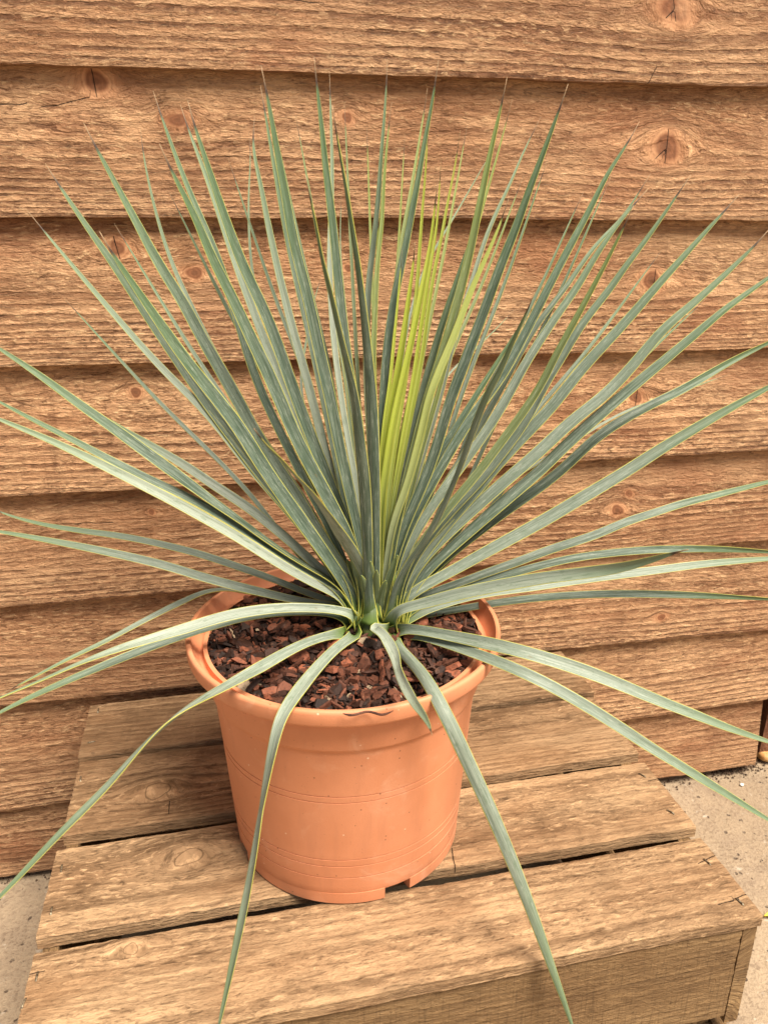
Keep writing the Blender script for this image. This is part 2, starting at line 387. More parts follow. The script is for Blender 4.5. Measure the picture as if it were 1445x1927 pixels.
# ------------------------------------------------------------------ slatted crate
def metal_mat():
    B = NB('dull_staple_wire')
    g = B.n('ShaderNodeNewGeometry').outputs['Position']
    B.put(B.b.inputs['Base Color'], B.mix(B.ramp(B.noise(g, 600, 2), .4, .6), (.34, .29, .20), (.12, .085, .05)))
    B.b.inputs['Metallic'].default_value = .7; B.b.inputs['Roughness'].default_value = .5
    return B.m
M_staple = metal_mat()
def make_crate():
    ox, oy = .114, .64
    root = empty('wooden_crate', (ox, oy, 0), R(.55))
    tag(root, 'upturned slatted wooden crate of pale planks with staples, carrying the pot', 'crate')
    ca, sa = math.cos(R(.55)), math.sin(R(.55))
    def loc(p): d = np.array(p[:2])-[ox, oy]; return np.array([d[0]*ca+d[1]*sa, -d[0]*sa+d[1]*ca])
    # top planks: y from front edge to back edge (local), x ends, seed, knots and cracks as photograph pixels
    T = .0125
    planks = [
        (.4260-oy, .5180-oy, -.1885-ox, .4175-ox, 3, [(247, 1785, 8), (1130, 1885, 5)], [(1322, 1624, 1350, 1611), (1385, 1695, 1408, 1685), (1385, 1695, 1362, 1702), (52, 1832, 72, 1828)],
         [(70, 1838, 90), (45, 1889, 80), (1330, 1623, 108), (1391, 1698, 108)]),
        (.5325-oy, .6330-oy, -.1905-ox, .4220-ox, 8, [(355, 1612, 15)], [(852, 1606, 862, 1655), (1228, 1470, 1245, 1464)],
         [(116, 1635, 92), (97, 1715, 92), (1208, 1460, 122), (1261, 1529, 122)]),
        (.6480-oy, .7620-oy, -.1890-ox, .4240-ox, 12, [(297, 1489, 17)], [(320, 1515, 318, 1528)],
         [(152, 1466, 95), (136, 1541, 60)]),
        (.7735-oy, .8760-oy, -.1930-ox, .4310-ox, 17, [(560, 1310, 6)], [],
         [(185, 1338, 90), (172, 1398, 10)]),
    ]
    for (ya, yb, xa, xb, seed, kn, ck, st) in planks:
        wd = yb-ya
        prof = dict(width=wd, thick=T, front=lambda s, wd=wd: (s*wd, s*0), back=lambda s, wd=wd: (s*wd, s*0+T))
        ks = []
        for px, py, pr in kn:
            p = loc(at_z(px, py, CT)); ks.append((p[0], p[1]-ya, pr/1500.0))
        cs = []
        for a, b, c_, d in ck:
            p = loc(at_z(a, b, CT)); q = loc(at_z(c_, d, CT)); cs.append((p[0], p[1]-ya, q[0], q[1]-ya))
        sag = .0
        def tw(P, ya=ya): return np.stack([P[:, 0], P[:, 2]+ya, CT-P[:, 1]], -1)
        def ring(v, wd=wd, seed=seed): return 9*np.sqrt(np.maximum(v+.01, 0)/wd)+2.2*np.sin(v/wd*3+seed)
        pl = board('plank', M_crate, xa, xb, prof, seed*9+2, ks, cs, root, res=.0022, ring=ring, disp=.0002, edge=.0017, to_world=tw, ends=.0011)
        for px, py, an in st:
            p = loc(at_z(px, py, CT))
            a = R(an-.55)
            # a wire staple: crown bar pressed into the wood with both legs turning down
            t = np.linspace(-1, 1, 11); rad = .00065
            path = np.stack([t*.0052, t*0, .0011-.0020*np.maximum(0, np.abs(t)-.72)/.28*1.2], -1)
            ring8 = [(math.cos(k*math.pi/3), math.sin(k*math.pi/3)) for k in range(6)]
            V = np.array([[q[0], c*rad*1.4, q[2]+s_*rad] for q in path for c, s_ in ring8])
            Q = np.array([[i*6+k, i*6+(k+1) % 6, (i+1)*6+(k+1) % 6, (i+1)*6+k] for i in range(10) for k in range(6)])
            V2 = np.stack([V[:, 0]*math.cos(a)-V[:, 1]*math.sin(a)+p[0], V[:, 0]*math.sin(a)+V[:, 1]*math.cos(a)+p[1], V[:, 2]+CT-.0002], -1)
            mesh_obj('staple', V2, Q, M_staple, pl)
    # front slats (upright boards of the upturned crate), end panels, inner battens
    def slat(name, x0, x1, z0, z1, y, seed, mat, T=.014, cracks=(), flip=1):
        wd = z1-z0
        prof = dict(width=wd, thick=T, front=lambda s: (s*wd, s*0), back=lambda s: (s*wd, s*0+T))
        board(name, mat, x0, x1, prof, seed, [], cracks, root, res=.0028,
              to_world=lambda P: np.stack([P[:, 0], flip*P[:, 1]+y, P[:, 2]+z0], -1), ends=.0012, disp=.0004)
    fy = .4285-oy
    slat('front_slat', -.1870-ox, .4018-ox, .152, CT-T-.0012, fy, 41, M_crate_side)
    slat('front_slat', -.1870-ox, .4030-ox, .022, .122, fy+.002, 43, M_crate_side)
    def side(name, x, y0, y1, z0, z1, seed, sgn):
        wd = z1-z0; T2 = .0135
        prof = dict(width=wd, thick=T2, front=lambda s: (s*wd, s*0), back=lambda s: (s*wd, s*0+T2))
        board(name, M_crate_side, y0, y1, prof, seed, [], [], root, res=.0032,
              to_world=lambda P: np.stack([x-sgn*P[:, 1], P[:, 0], P[:, 2]+z0], -1), disp=.0004)
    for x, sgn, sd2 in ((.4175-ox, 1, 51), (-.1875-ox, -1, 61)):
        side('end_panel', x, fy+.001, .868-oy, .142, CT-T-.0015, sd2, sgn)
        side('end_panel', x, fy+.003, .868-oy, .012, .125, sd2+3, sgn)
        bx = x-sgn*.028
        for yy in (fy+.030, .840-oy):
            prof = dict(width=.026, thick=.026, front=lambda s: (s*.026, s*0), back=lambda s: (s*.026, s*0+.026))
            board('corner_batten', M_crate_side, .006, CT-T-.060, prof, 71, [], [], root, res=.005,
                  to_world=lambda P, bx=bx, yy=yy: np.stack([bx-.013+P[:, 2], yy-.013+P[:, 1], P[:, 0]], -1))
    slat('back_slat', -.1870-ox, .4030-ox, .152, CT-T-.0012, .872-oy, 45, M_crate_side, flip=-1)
    return root
make_crate()

# ------------------------------------------------------------------ terracotta pot
PX, PY = .0880, .617
def pot_mat():
    B = NB('terracotta_plastic')
    tc = B.n('ShaderNodeTexCoord').outputs['Object']
    x, y, z = B.sep(tc)
    n1 = B.noise(tc, 14, 4, .6); n2 = B.noise(B.scale(tc, (60, 60, 9)), 1, 3, .6); n3 = B.noise(tc, 900, 2, .6)
    c = B.mix(B.ramp(n1, .3, .7), (.62, .245, .118), (.69, .290, .150))
    c = B.mix(B.math('MULTIPLY', B.ramp(n2, .48, .75), .35), c, (.49, .20, .105))
    c = B.mix(B.math('MULTIPLY', B.ramp(B.noise(tc, 26, 5, .68, .6), .54, .74), .50), c, (.74, .40, .25))
    c = B.mix(B.math('MULTIPLY', B.ramp(n3, .55, .75), .15), c, (.42, .15, .07))
    def specks(sc, thr, size):
        d = B.voro(tc, sc); cc = B.sep(B.voro(tc, sc, 1))
        return B.math('MULTIPLY', B.ramp(d, size, size*.55), B.math('GREATER_THAN', cc[0], thr))
    c = B.mix(B.math('MULTIPLY', specks(190, .90, .17), .75), c, (.16, .06, .03))
    c = B.mix(B.math('MULTIPLY', specks(420, .93, .22), .5), c, (.25, .09, .04))
    c = B.mix(B.math('MULTIPLY', specks(150, .93, .16), .8), c, (.82, .58, .40))
    B.put(B.b.inputs['Base Color'], c)
    B.put(B.b.inputs['Roughness'], B.ramp(n1, .3, .7, .48, .62)); B.b.inputs['Specular IOR Level'].default_value = .35
    B.put(B.b.inputs['Normal'], B.bump(B.math('ADD', n3, B.math('MULTIPLY', n1, .6)), .12, .0015))
    return B.m
def make_pot():
    root = empty('plant_pot', (PX, PY, CT))
    tag(root, 'orange terracotta coloured plastic pot standing on the wooden crate', 'pot')
    M = pot_mat()
    z = lambda d: RIM-CT-d
    def lathe(name, prof, seg=192, ripple=True, closed=False):
        n = len(prof); a = np.linspace(0, 2*np.pi, seg, endpoint=False)
        P = np.array(prof)
        V = np.stack([P[:, 0][:, None]*np.cos(a), P[:, 0][:, None]*np.sin(a), np.repeat(P[:, 1][:, None], seg, 1)], -1)
        if ripple:
            k = 1+.0035*np.sin(2*a+.8)+.0015*np.sin(5*a)
            V[..., 0] *= k; V[..., 1] *= k
        idx = np.arange(n*seg).reshape(n, seg); nx = np.roll(idx, -1, 1)
        q = np.stack([idx[:-1], nx[:-1], nx[1:], idx[1:]], -1).reshape(-1, 4)
        if closed: q = np.concatenate([q, np.stack([idx[-1], nx[-1], nx[0], idx[0]], -1)])
        return mesh_obj(name, V.reshape(-1, 3), q[:, ::-1], M, root, None, True, 42)
    def groove(r, d, w_=.0005, dp=.0016):
        return [(r, z(d-w_)), (r-dp, z(d-w_*.35)), (r-dp, z(d+w_*.35)), (r, z(d+w_))]
    rb = lambda d: .1192-(d-.052)/(.205-.052)*(.1192-.1088)
    body = [(.1258, z(.0130)), (.1264, z(.0185)), (.1258, z(.026)), (.1232, z(.0465)), (.1226, z(.0485)), (.1210, z(.0500)), (.1200, z(.0515)), (.1194, z(.056))]
    for d in (.098, .1045, .168, .1755, .189): body += groove(rb(d), d)
    body += [(rb(.200), z(.200)), (rb(.206), z(.206)), (rb(.208)-.0006, z(.2085)), (.100, z(.2090)), (.095, z(.2085)), (.004, z(.2080))]
    body = body[::-1]+[(.1256, z(.0100)), (.122, z(.0100))]
    lathe('pot_body', body)
    inner = [(.1354, z(.0020)), (.1346, z(.0070)), (.1305, z(.0150)), (.1242, z(.0200)), (.1222, z(.033)), (.116, z(.065))]
    rim = inner[::-1]+[(.1359, z(.0006)), (.1370, z(.0001)), (.1388, z(.0002)), (.1398, z(.0012)), (.1402, z(.0030)), (.1397, z(.0120)), (.1390, z(.0140)), (.1376, z(.0152)), (.1300, z(.0160)), (.1235, z(.0162))]
    lathe('rim', rim)
    # feet: arcs of the base ring, with drainage gaps between them
    gap = at_z(752, 1684, CT+.004); g0 = math.atan2(gap[1]-PY, gap[0]-PX)
    for k in range(4):
        a0 = g0+.115+k*math.pi/2; a1 = a0+math.pi/2-.23
        a = np.linspace(a0, a1, 40)
        cs = [(.1085, .0135), (.1080, .0020), (.1062, .0002), (.0990, .0002), (.0965, .0020), (.0960, .0135)]
        V = np.array([[r*math.cos(t), r*math.sin(t), h] for t in a for r, h in cs])
        n = len(cs)
        Q = [[i*n+j, (i+1)*n+j, (i+1)*n+(j+1) % n, i*n+(j+1) % n] for i in range(len(a)-1) for j in range(n)]
        for b in (0, (len(a)-1)*n): Q += [[b, b+1, b+4, b+5], [b+1, b+2, b+3, b+4]]
        mesh_obj('foot', V, Q, M, root, None, True, 40)
    return root
make_pot()

# ------------------------------------------------------------------ compost and bark chips
def bark_mat():
    B = NB('bark_chips')
    t = B.attr('tint'); g = B.n('ShaderNodeTexCoord').outputs['Object']
    n = B.noise(g, 420, 4, .65); n2 = B.noise(g, 90, 3, .6)
    c = B.mix(B.ramp(t, .0, .55), (.017, .008, .005), (.105, .036, .019))
    c = B.mix(B.ramp(t, .45, .95), c, (.29, .092, .045))
    c = B.mix(B.math('GREATER_THAN', t, 1.5), c, (.42, .31, .20))
    c = B.mix(B.math('MULTIPLY', B.ramp(n, .45, .7), .6), c, (.018, .009, .006))
    c = B.mix(B.math('MULTIPLY', B.ramp(n2, .58, .75), .35), c, (.30, .135, .08))
    B.put(B.b.inputs['Base Color'], c); B.b.inputs['Roughness'].default_value = .7
    B.b.inputs['Specular IOR Level'].default_value = .35
    B.put(B.b.inputs['Normal'], B.bump(n, .6, .0015))
    return B.m
SOIL = RIM-.0145
CX, CY = .1135, .622                             # where the plant stands
def soil_h(x, y):
    r = np.hypot(x-PX, y-PY)
    return SOIL+.002*fbm(x*40, y*40, 3, 3)-.0012*(r/.125)**6+.003*np.exp(-((x-CX)**2+(y-CY)**2)/.03**2)
def make_mulch():
    rr = np.linspace(.0005, .1252, 46); aa = np.linspace(0, 2*np.pi, 120, endpoint=False)
    A, Rr = np.meshgrid(aa, rr); X = PX+Rr*np.cos(A); Y = PY+Rr*np.sin(A); Z = soil_h(X, Y)-.0015
    V = [np.stack([X, Y, Z], -1).reshape(-1, 3)]
    idx = np.arange(X.size).reshape(X.shape); nx = np.roll(idx, -1, 1)
    q0 = np.stack([idx[:-1], nx[:-1], nx[1:], idx[1:]], -1).reshape(-1, 4)
    T = [np.concatenate([q0[:, [0, 1, 2]], q0[:, [0, 2, 3]]])]
    tint = [np.full(X.size, .06)]
    base = X.size
    g = np.random.default_rng(5)
    # a chip: two irregular polygons, the upper one smaller, joined into a split-bark flake
    for i in range(6600):
        big = i > 5950
        r = .1215*math.sqrt(g.random()); a = g.random()*2*math.pi
        x = PX+r*math.cos(a); y = PY+r*math.sin(a)
        if math.hypot(x-CX, y-CY) < .016: continue
        L = g.uniform(.0026, .0062) if not big else g.uniform(.0055, .0100)
        shape = g.random()
        wdt = L*(g.uniform(.5, .95) if shape < .5 else g.uniform(.12, .32)); th = g.uniform(.0007, .0022)
        if i % 14 == 3: L = g.uniform(.006, .013); wdt = L*.09; th = .0005      # fibres
        elif i % 3 == 0 and not big: L *= .5; wdt *= .5; th *= .6              # crumbs
        if L+r > .1248: L = max(.003, .1248-r); wdt = min(wdt, L)
        k = 7
        an = np.sort(g.uniform(0, 2*np.pi, k)) if g.random() < .3 else np.arange(k)*2*np.pi/k+g.uniform(-.3, .3, k)
        rad = g.uniform(.72, 1.05, k)
        lo = np.stack([np.cos(an)*rad*L, np.sin(an)*rad*wdt, np.full(k, -th)+g.uniform(-.3, .3, k)*th], -1)
        hi = lo*[.90, .88, 0]+np.stack([g.uniform(-.06, .06, k)*L, g.uniform(-.06, .06, k)*wdt, th*g.uniform(.6, 1.25, k)], -1)
        top = np.array([[0, 0, th*g.uniform(.8, 1.25)]])
        P = np.concatenate([lo, hi, top])
        P[:, 2] += .04*L*np.sin(P[:, 0]/L*1.6+g.random()*6)
        rz = g.random()*6.28; tx, ty = g.normal(0, .40, 2)
        cz, sz = math.cos(rz), math.sin(rz)
        P = P@np.array([[cz, sz, 0], [-sz, cz, 0], [0, 0, 1]])
        P = P@np.array([[1, 0, 0], [0, math.cos(tx), math.sin(tx)], [0, -math.sin(tx), math.cos(tx)]])
        P = P@np.array([[math.cos(ty), 0, -math.sin(ty)], [0, 1, 0], [math.sin(ty), 0, math.cos(ty)]])
        z = float(soil_h(np.array(x), np.array(y)))+(g.uniform(-.005, .003) if not big else g.uniform(.0005, .0065))
        P += [x, y, z]
        tri = [[j, (j+1) % k, k+(j+1) % k] for j in range(k)]+[[j, k+(j+1) % k, k+j] for j in range(k)]+[[k+j, k+(j+1) % k, 2*k] for j in range(k)]
        V.append(P); T.append(np.array(tri)+base); base += len(P)
        tv = g.beta(.8, 2.6) if not big else g.beta(1.3, 1.5)
        if g.random() < .012: tv = 2.0
        tint.append(np.full(len(P), tv))
    o = mesh_obj('bark_mulch', np.concatenate(V), np.concatenate(T), bark_mat(), None, dict(tint=np.concatenate(tint)), False)
    tag(o, 'dark reddish brown bark chips and compost filling the orange pot', 'bark mulch', kind='stuff')
make_mulch()

# ------------------------------------------------------------------ the plant
def leaf_mat():
    B = NB('blue_green_leaf')
    uv = B.attr('lf', 1); f, l, d = B.sep(uv)         # f across 0..1, l along 0..1, d metres along
    ix = B.attr('lx', 1); yel, palev, spot = B.sep(ix)
    rnd = B.attr('lr')
    seed = B.math('MULTIPLY', rnd, 91.0)
    P1 = B.xyz(B.math('MULTIPLY', f, 26), B.math('MULTIPLY', d, 9), seed)
    P2 = B.xyz(B.math('MULTIPLY', f, 7), B.math('MULTIPLY', d, 34), seed)
    P3 = B.xyz(B.math('MULTIPLY', f, 3.4), B.math('MULTIPLY', d, 200), seed)
    stri = B.noise(P1, 1, 3, .6); blo = B.noise(P2, 1, 4, .6, .4); bloom = B.noise(B.xyz(B.math('MULTIPLY', f, 16), B.math('MULTIPLY', d, 130), seed), 1, 4, .7)
    c = B.mix(B.ramp(blo, .3, .7), (.052, .086, .056), (.150, .198, .150))
    c = B.mix(palev, c, (.50, .55, .45))
    c = B.mix(B.math('MULTIPLY', B.ramp(stri, .50, .66), .62), c, (.060, .098, .060))
    c = B.mix(B.math('MULTIPLY', B.ramp(stri, .46, .30), .55), c, (.34, .39, .29))
    c = B.mix(B.math('MULTIPLY', B.math('MULTIPLY', B.ramp(bloom, .50, .68), B.ramp(blo, .42, .64)), .62), c, (.50, .54, .45))
    scar = B.math('MULTIPLY', B.ramp(B.noise(B.xyz(B.math('MULTIPLY', f, 3), B.math('MULTIPLY', d, 60), seed), 1, 4, .7), .66, .72), .75)
    c = B.mix(scar, c, (.20, .15, .075))
    # green towards the tip, where the bloom is thin
    c = B.mix(B.math('MULTIPLY', B.ramp(l, .55, .92), .55), c, (.105, .185, .055))
    mot = B.noise(B.xyz(B.math('MULTIPLY', f, 5), B.math('MULTIPLY', d, 75), seed), 1, 4, .68, .5)
    c = B.mix(B.math('MULTIPLY', B.ramp(mot, .54, .68), .55), c, (.10, .15, .085))
    # droplets and scale spots
    vd = B.voro(P3, 1.6); vc = B.sep(B.voro(P3, 1.6, 1))
    sp = B.math('MULTIPLY', B.math('MULTIPLY', B.ramp(vd, .30, .20), B.math('GREATER_THAN', vc[0], .45)), spot)
    c = B.mix(B.math('MULTIPLY', sp, .62), c, (.055, .085, .055))
    # lime young leaves
    lime = B.mix(B.ramp(stri, .35, .65), (.60, .71, .06), (.80, .86, .20))
    c = B.mix(B.math('MULTIPLY', yel, B.ramp(l, .08, .48, .20, 1.0)), c, lime)
    # pale green leaf base
    c = B.mix(B.ramp(l, .085, .010), c, (.13, .20, .045))
    # yellow margin
    e = B.math('ABSOLUTE', B.math('SUBTRACT', f, .5))
    c = B.mix(B.ramp(B.math('ADD', e, B.math('MULTIPLY', B.math('SUBTRACT', blo, .5), .03)), .448, .478), c, (.58, .56, .11))
    # dry brown spine
    br = B.ramp(l, .945, .962)
    bcol = B.mix(B.ramp(l, .958, .995), (.055, .030, .022), (.40, .27, .15))
    c = B.mix(br, c, bcol)
    B.put(B.b.inputs['Base Color'], c)
    B.put(B.b.inputs['Roughness'], B.ramp(bloom, .3, .7, .34, .55)); B.b.inputs['Specular IOR Level'].default_value = .42
    B.put(B.b.inputs['Normal'], B.bump(stri, .30, .0009))
    tr = B.n('ShaderNodeBsdfTranslucent'); B.put(tr.inputs[0], B.mix(.5, c, (.35, .45, .06)))
    mx = B.n('ShaderNodeMixShader'); B.put(mx.inputs[0], B.ramp(yel, 0, 1, .12, .50))
    B.t.links.new(B.b.outputs[0], mx.inputs[1]); B.t.links.new(tr.outputs[0], mx.inputs[2])
    B.t.links.new(mx.outputs[0], B.out.inputs['Surface'])
    return B.m
M_leaf = leaf_mat()
plant = empty('yucca_plant', (CX, CY, SOIL))
tag(plant, 'spiky blue green yucca with long yellow edged leaves growing in the orange pot', 'plant')
PROF_T = [0, .03, .08, .16, .3, .5, .65, .76, .86, .93, .952, .968, 1]
PROF_W = [1.75, 1.15, .82, .84, .98, .97, .86, .72, .50, .31, .20, .11, .03]
leaf_n = [0]
def leaf(pts, wpx, Y, yel=0.0, pale=0.0, spot=0.0, fold=.16, k=.62, twist=None, smooth=2.0, short=False, label=None, ws=None):
    """pts: centre line in the photograph from base to tip; Y: [(t, world y)...] gives its depth; wpx: widest in pixels."""
    leaf_n[0] += 1; g = np.random.default_rng(500+leaf_n[0])
    p = np.array(pts, float)
    vv_ = p[min(3, len(p)-1)]-p[0]; sn = vv_[0]/math.hypot(*vv_)      # leaves spring from round the stem, not from one point
    if sn < 0: p[0, 0] = min(p[0, 0], 702+44*sn)
    else: p[0, 0] = max(p[0, 0], 702+40*sn)
    sgm = np.r_[0, np.cumsum(np.hypot(*np.diff(p, axis=0).T))]; t0 = sgm/sgm[-1]
    N = 72; t = np.linspace(0, 1, N)
    # monotone-ish cubic through the traced points, then a light smoothing
    def hermite(tt, xx, q):
        m = np.gradient(xx, tt); i = np.clip(np.searchsorted(tt, q)-1, 0, len(tt)-2)
        h = tt[i+1]-tt[i]; s = (q-tt[i])/h
        return (2*s**3-3*s**2+1)*xx[i]+(s**3-2*s**2+s)*h*m[i]+(-2*s**3+3*s**2)*xx[i+1]+(s**3-s**2)*h*m[i+1]
    x = hermite(t0, p[:, 0], t); y = hermite(t0, p[:, 1], t)
    if smooth:
        kx = np.arange(-6, 7); kr = np.exp(-.5*(kx/smooth)**2); kr /= kr.sum()
        def sm(a):
            b = np.r_[2*a[0]-a[6:0:-1], a, 2*a[-1]-a[-2:-8:-1]]; return np.convolve(b, kr, 'valid')
        x, y = sm(x), sm(y)
    if not isinstance(Y, (list, tuple)): Y = [(0, CY), (1, Y)]
    Y = [(a, b-(.020 if a == 0 and b > CY else 0)) for a, b in Y]
    Yt = np.interp(t, [a for a, b in Y], [b for a, b in Y])
    if len(Y) > 2:
        b = np.r_[2*Yt[0]-Yt[10:0:-1], Yt, 2*Yt[-1]-Yt[-2:-12:-1]]; kx = np.arange(-10, 11); kr = np.exp(-.5*(kx/5.)**2); Yt = np.convolve(b, kr/kr.sum(), 'valid')
    C = np.array([at_y(a, b, c) for a, b, c in zip(x, y, Yt)])
    dep = (C-CAM)@fw
    seg = np.r_[0, np.cumsum(np.linalg.norm(np.diff(C, axis=0), axis=1))]
    l = seg/seg[-1]
    T = np.gradient(C, axis=0); T /= np.linalg.norm(T, axis=1)[:, None]
    view = (C-CAM); view /= np.linalg.norm(view, axis=1)[:, None]
    Wv = np.cross(T, view); Wv /= np.linalg.norm(Wv, axis=1)[:, None]
    rad = C[-1]-np.array([CX, CY, C[-1][2]]); rad[2] = 0; rad /= np.linalg.norm(rad)+1e-9
    tan = np.array([-rad[1], rad[0], 0.0])
    Wt = tan[None, :]-T*(T@tan)[:, None]; Wt /= np.linalg.norm(Wt, axis=1)[:, None]+1e-9
    sgn = 1.0 if (Wv*Wt).sum() >= 0 else -1.0
    Wd = k*Wv+(1-k)*sgn*Wt; Wd /= np.linalg.norm(Wd, axis=1)[:, None]
    comp = 1/np.clip((Wd*Wv).sum(1), .62, 1)
    Nn = np.cross(Wd, T)
    inward = np.array([0, 0, 1.0])*.8-rad*.6
    if (Nn@inward).sum() < 0: Nn = -Nn
    tw = np.zeros(N)
    if twist: tw = np.interp(l, [a for a, b in twist], [b for a, b in twist])
    tw = np.radians(tw+g.uniform(-6, 6)*np.sin(l*3+g.uniform(0, 6)))
    Wd, Nn = Wd*np.cos(tw)[:, None]+Nn*np.sin(tw)[:, None], Nn*np.cos(tw)[:, None]-Wd*np.sin(tw)[:, None]
    wm = wpx*.675/F*.67                                        # one true width along the leaf, from its width near the plant
    wl = np.interp(l, PROF_T, PROF_W)*wm*comp
    if short: wl = np.interp(l, [0, .3, .7, .9, 1], [1, 1, .8, .5, .1])*wm*comp
    if ws: wl = wl*np.interp(l, [a for a, b in ws], [b for a, b in ws])
    m = 9
    f = np.array([0, .035, .16, .33, .5, .67, .84, .965, 1.0])
    fo = fold*np.interp(l, [0, .1, .35, .8, 1], [1.9, 1.5, 1.0, 1.25, 1.6])
    sec = (2*np.abs(f-.5))**1.35                            # trough: edges lifted towards the upper side
    th = np.interp(l, [0, .1, 1], [.0020, .0011, .0006])
    edge = np.array([.25, .8, 1, 1, 1.1, 1, 1, .8, .25])
    rip = .03*np.sin(l*g.uniform(18, 30)+g.uniform(0, 6))
    def sheet(s):
        off = (f-.5)[None, :]*wl[:, None]
        lift = wl[:, None]*(fo[:, None]*(sec[None, :]-.4)+rip[:, None]*(f-.5)[None, :])+s*th[:, None]*edge[None, :]*.5
        return C[:, None, :]+Wd[:, None, :]*off[..., None]+Nn[:, None, :]*lift[..., None]
    A, Bk = sheet(1), sheet(-1)
    V = np.concatenate([A.reshape(-1, 3), Bk.reshape(-1, 3)])-np.array(plant.location)
    idx = np.arange(N*m).reshape(N, m); o = N*m
    q = np.stack([idx[:-1, :-1], idx[1:, :-1], idx[1:, 1:], idx[:-1, 1:]], -1).reshape(-1, 4)
    def st(a): return np.stack([a[:-1], a[:-1]+o, a[1:]+o, a[1:]], -1)
    Q = np.concatenate([q, q[:, ::-1]+o, st(idx[:, 0]), st(idx[:, -1])[:, ::-1], st(idx[0, :])[:, ::-1], st(idx[-1, :])])
    la = l*.80 if short else l
    lf = np.stack([np.broadcast_to(f, (N, m)), np.broadcast_to(la[:, None], (N, m)), np.broadcast_to(seg[:, None], (N, m))], -1).reshape(-1, 3)
    lf = np.concatenate([lf, lf])
    lx = np.tile(np.array([[yel, pale, spot]]), (2*N*m, 1))
    ob = mesh_obj('leaf', V, Q, M_leaf, plant, dict(lf=lf, lx=lx, lr=np.full(2*N*m, g.random())), True)
    if label: ob['label'] = label
    return seg[-1]

LEAVES = []
def A(pts, w_, Y, **kw): LEAVES.append((pts, w_, Y, kw))
# --- fan on the left
A([(690,1168),(640,1095),(560,985),(471,882),(388,777),(305,694),(200,575),(75,425),(51,395)], 22, .70, pale=.45)
A([(675,1165),(600,1030),(480,880),(361,718),(286,608),(225,515),(145,400),(107,342),(85,307)], 34, .71, spot=.6, pale=.1)
A([(684,1174),(670,1135),(644,1093),(611,1044),(555,966),(491,874),(444,799),(405,749),(361,694),(300,608),(250,535),(207,470),(187,435)], 38, .625, spot=.8)
A([(690,1165),(660,1090),(627,1044),(591,988),(555,930),(500,848),(471,799),(444,749),(416,699),(380,638),(341,564),(300,500),(260,425),(225,360),(182,280),(157,230)], 34, .68, spot=.9, pale=.1)
A([(690,1165),(600,985),(480,800),(400,655),(355,565),(325,500),(300,425),(280,345),(268,280),(264,238)], 16, .78, pale=.35)
A([(690,1160),(640,1040),(560,880),(480,710),(440,580),(415,500),(380,415),(350,345),(320,265),(303,217),(288,170)], 26, .755, spot=.5)
A([(692,1160),(680,1090),(652,1005),(619,944),(583,877),(557,827),(527,757),(494,683),(463,619),(438,564),(405,500),(360,395),(325,327),(300,270)], 36, .635, spot=.35)
A([(697,1160),(690,1090),(662,1010),(638,955),(608,883),(577,803),(541,705),(516,633),(491,572),(460,508),(425,415),(395,325),(363,226),(353,188)], 34, .69)
A([(695,1160),(680,1090),(650,1005),(600,890),(553,775),(528,715),(505,660),(478,590),(450,515),(420,425),(380,310),(355,245),(339,195)], 26, .75, pale=.4)
A([(697,1160),(640,950),(560,750),(500,610),(478,536),(472,490),(468,425),(468,350),(472,280),(468,246)], 11, .79, pale=.4)
A([(698,1160),(690,1080),(663,1005),(638,930),(621,885),(604,818),(585,744),(568,680),(552,625),(538,569),(523,508),(502,410),(487,330),(475,280),(479,217)], 26, .73, pale=.5)
A([(700,1160),(695,1090),(680,1030),(666,966),(649,891),(633,815),(619,741),(602,671),(588,602),(572,533),(554,464),(535,360),(515,250),(500,165),(491,122)], 32, .66)
A([(697,1160),(640,900),(580,620),(545,470),(525,365),(505,250),(496,195),(490,160)], 22, .73, pale=.1)
# --- middle
A([(697,1168),(693,1100),(691,1021),(688,952),(683,883),(677,837),(672,782),(663,727),(649,671),(633,602),(616,527),(602,472),(595,425),(584,375),(575,330)], 33, [(0,.635),(1,.53)], twist=[(0,0),(.5,0),(.7,25),(1,35)], ws=[(0,1),(.4,1),(.65,.62),(1,.6)])
A([(701,1160),(699,1080),(690,950),(672,800),(655,690),(645,615),(637,540),(630,464),(622,390),(613,321),(605,238),(594,140),(591,105)], 29, .67)
A([(699,1160),(690,1050),(672,920),(655,830),(638,720),(628,640),(622,560),(620,464),(624,380),(625,321),(623,238),(621,172),(620,132)], 19, .75, pale=.6)
A([(708,1168),(707,1090),(706,1021),(705,938),(702,828),(697,727),(692,671),(685,600),(679,550),(669,474),(660,418),(652,363),(644,316),(633,252),(625,197)], 33, [(0,.637),(1,.59)], twist=[(0,0),(.5,0),(.75,35),(1,45)], ws=[(0,1),(.45,1),(.65,.75),(1,.75)])
A([(704,1160),(700,900),(690,700),(691,588),(695,519),(701,475),(706,432),(713,363),(717,294),(723,225),(728,139),(729,111)], 20, .72, pale=.25)
A([(706,1160),(708,900),(702,700),(706,580),(712,474),(719,418),(721,363),(726,294),(732,233),(737,191)], 17, .70, yel=.25)
A([(705,1160),(706,900),(704,720),(703,644),(706,561),(709,487),(713,393)], 15, .685, yel=.7)
A([(712,1160),(714,1000),(719,850),(722,740),(730,644),(739,580),(748,533),(764,460),(773,410),(782,363),(791,316),(799,266),(810,211),(821,142),(825,112)], 25, .69)
A([(712,1160),(716,900),(728,740),(738,620),(744,540),(751,487),(759,432),(770,377),(778,330),(788,272),(796,219),(802,191),(804,165)], 16, .74, pale=.3, yel=.25)
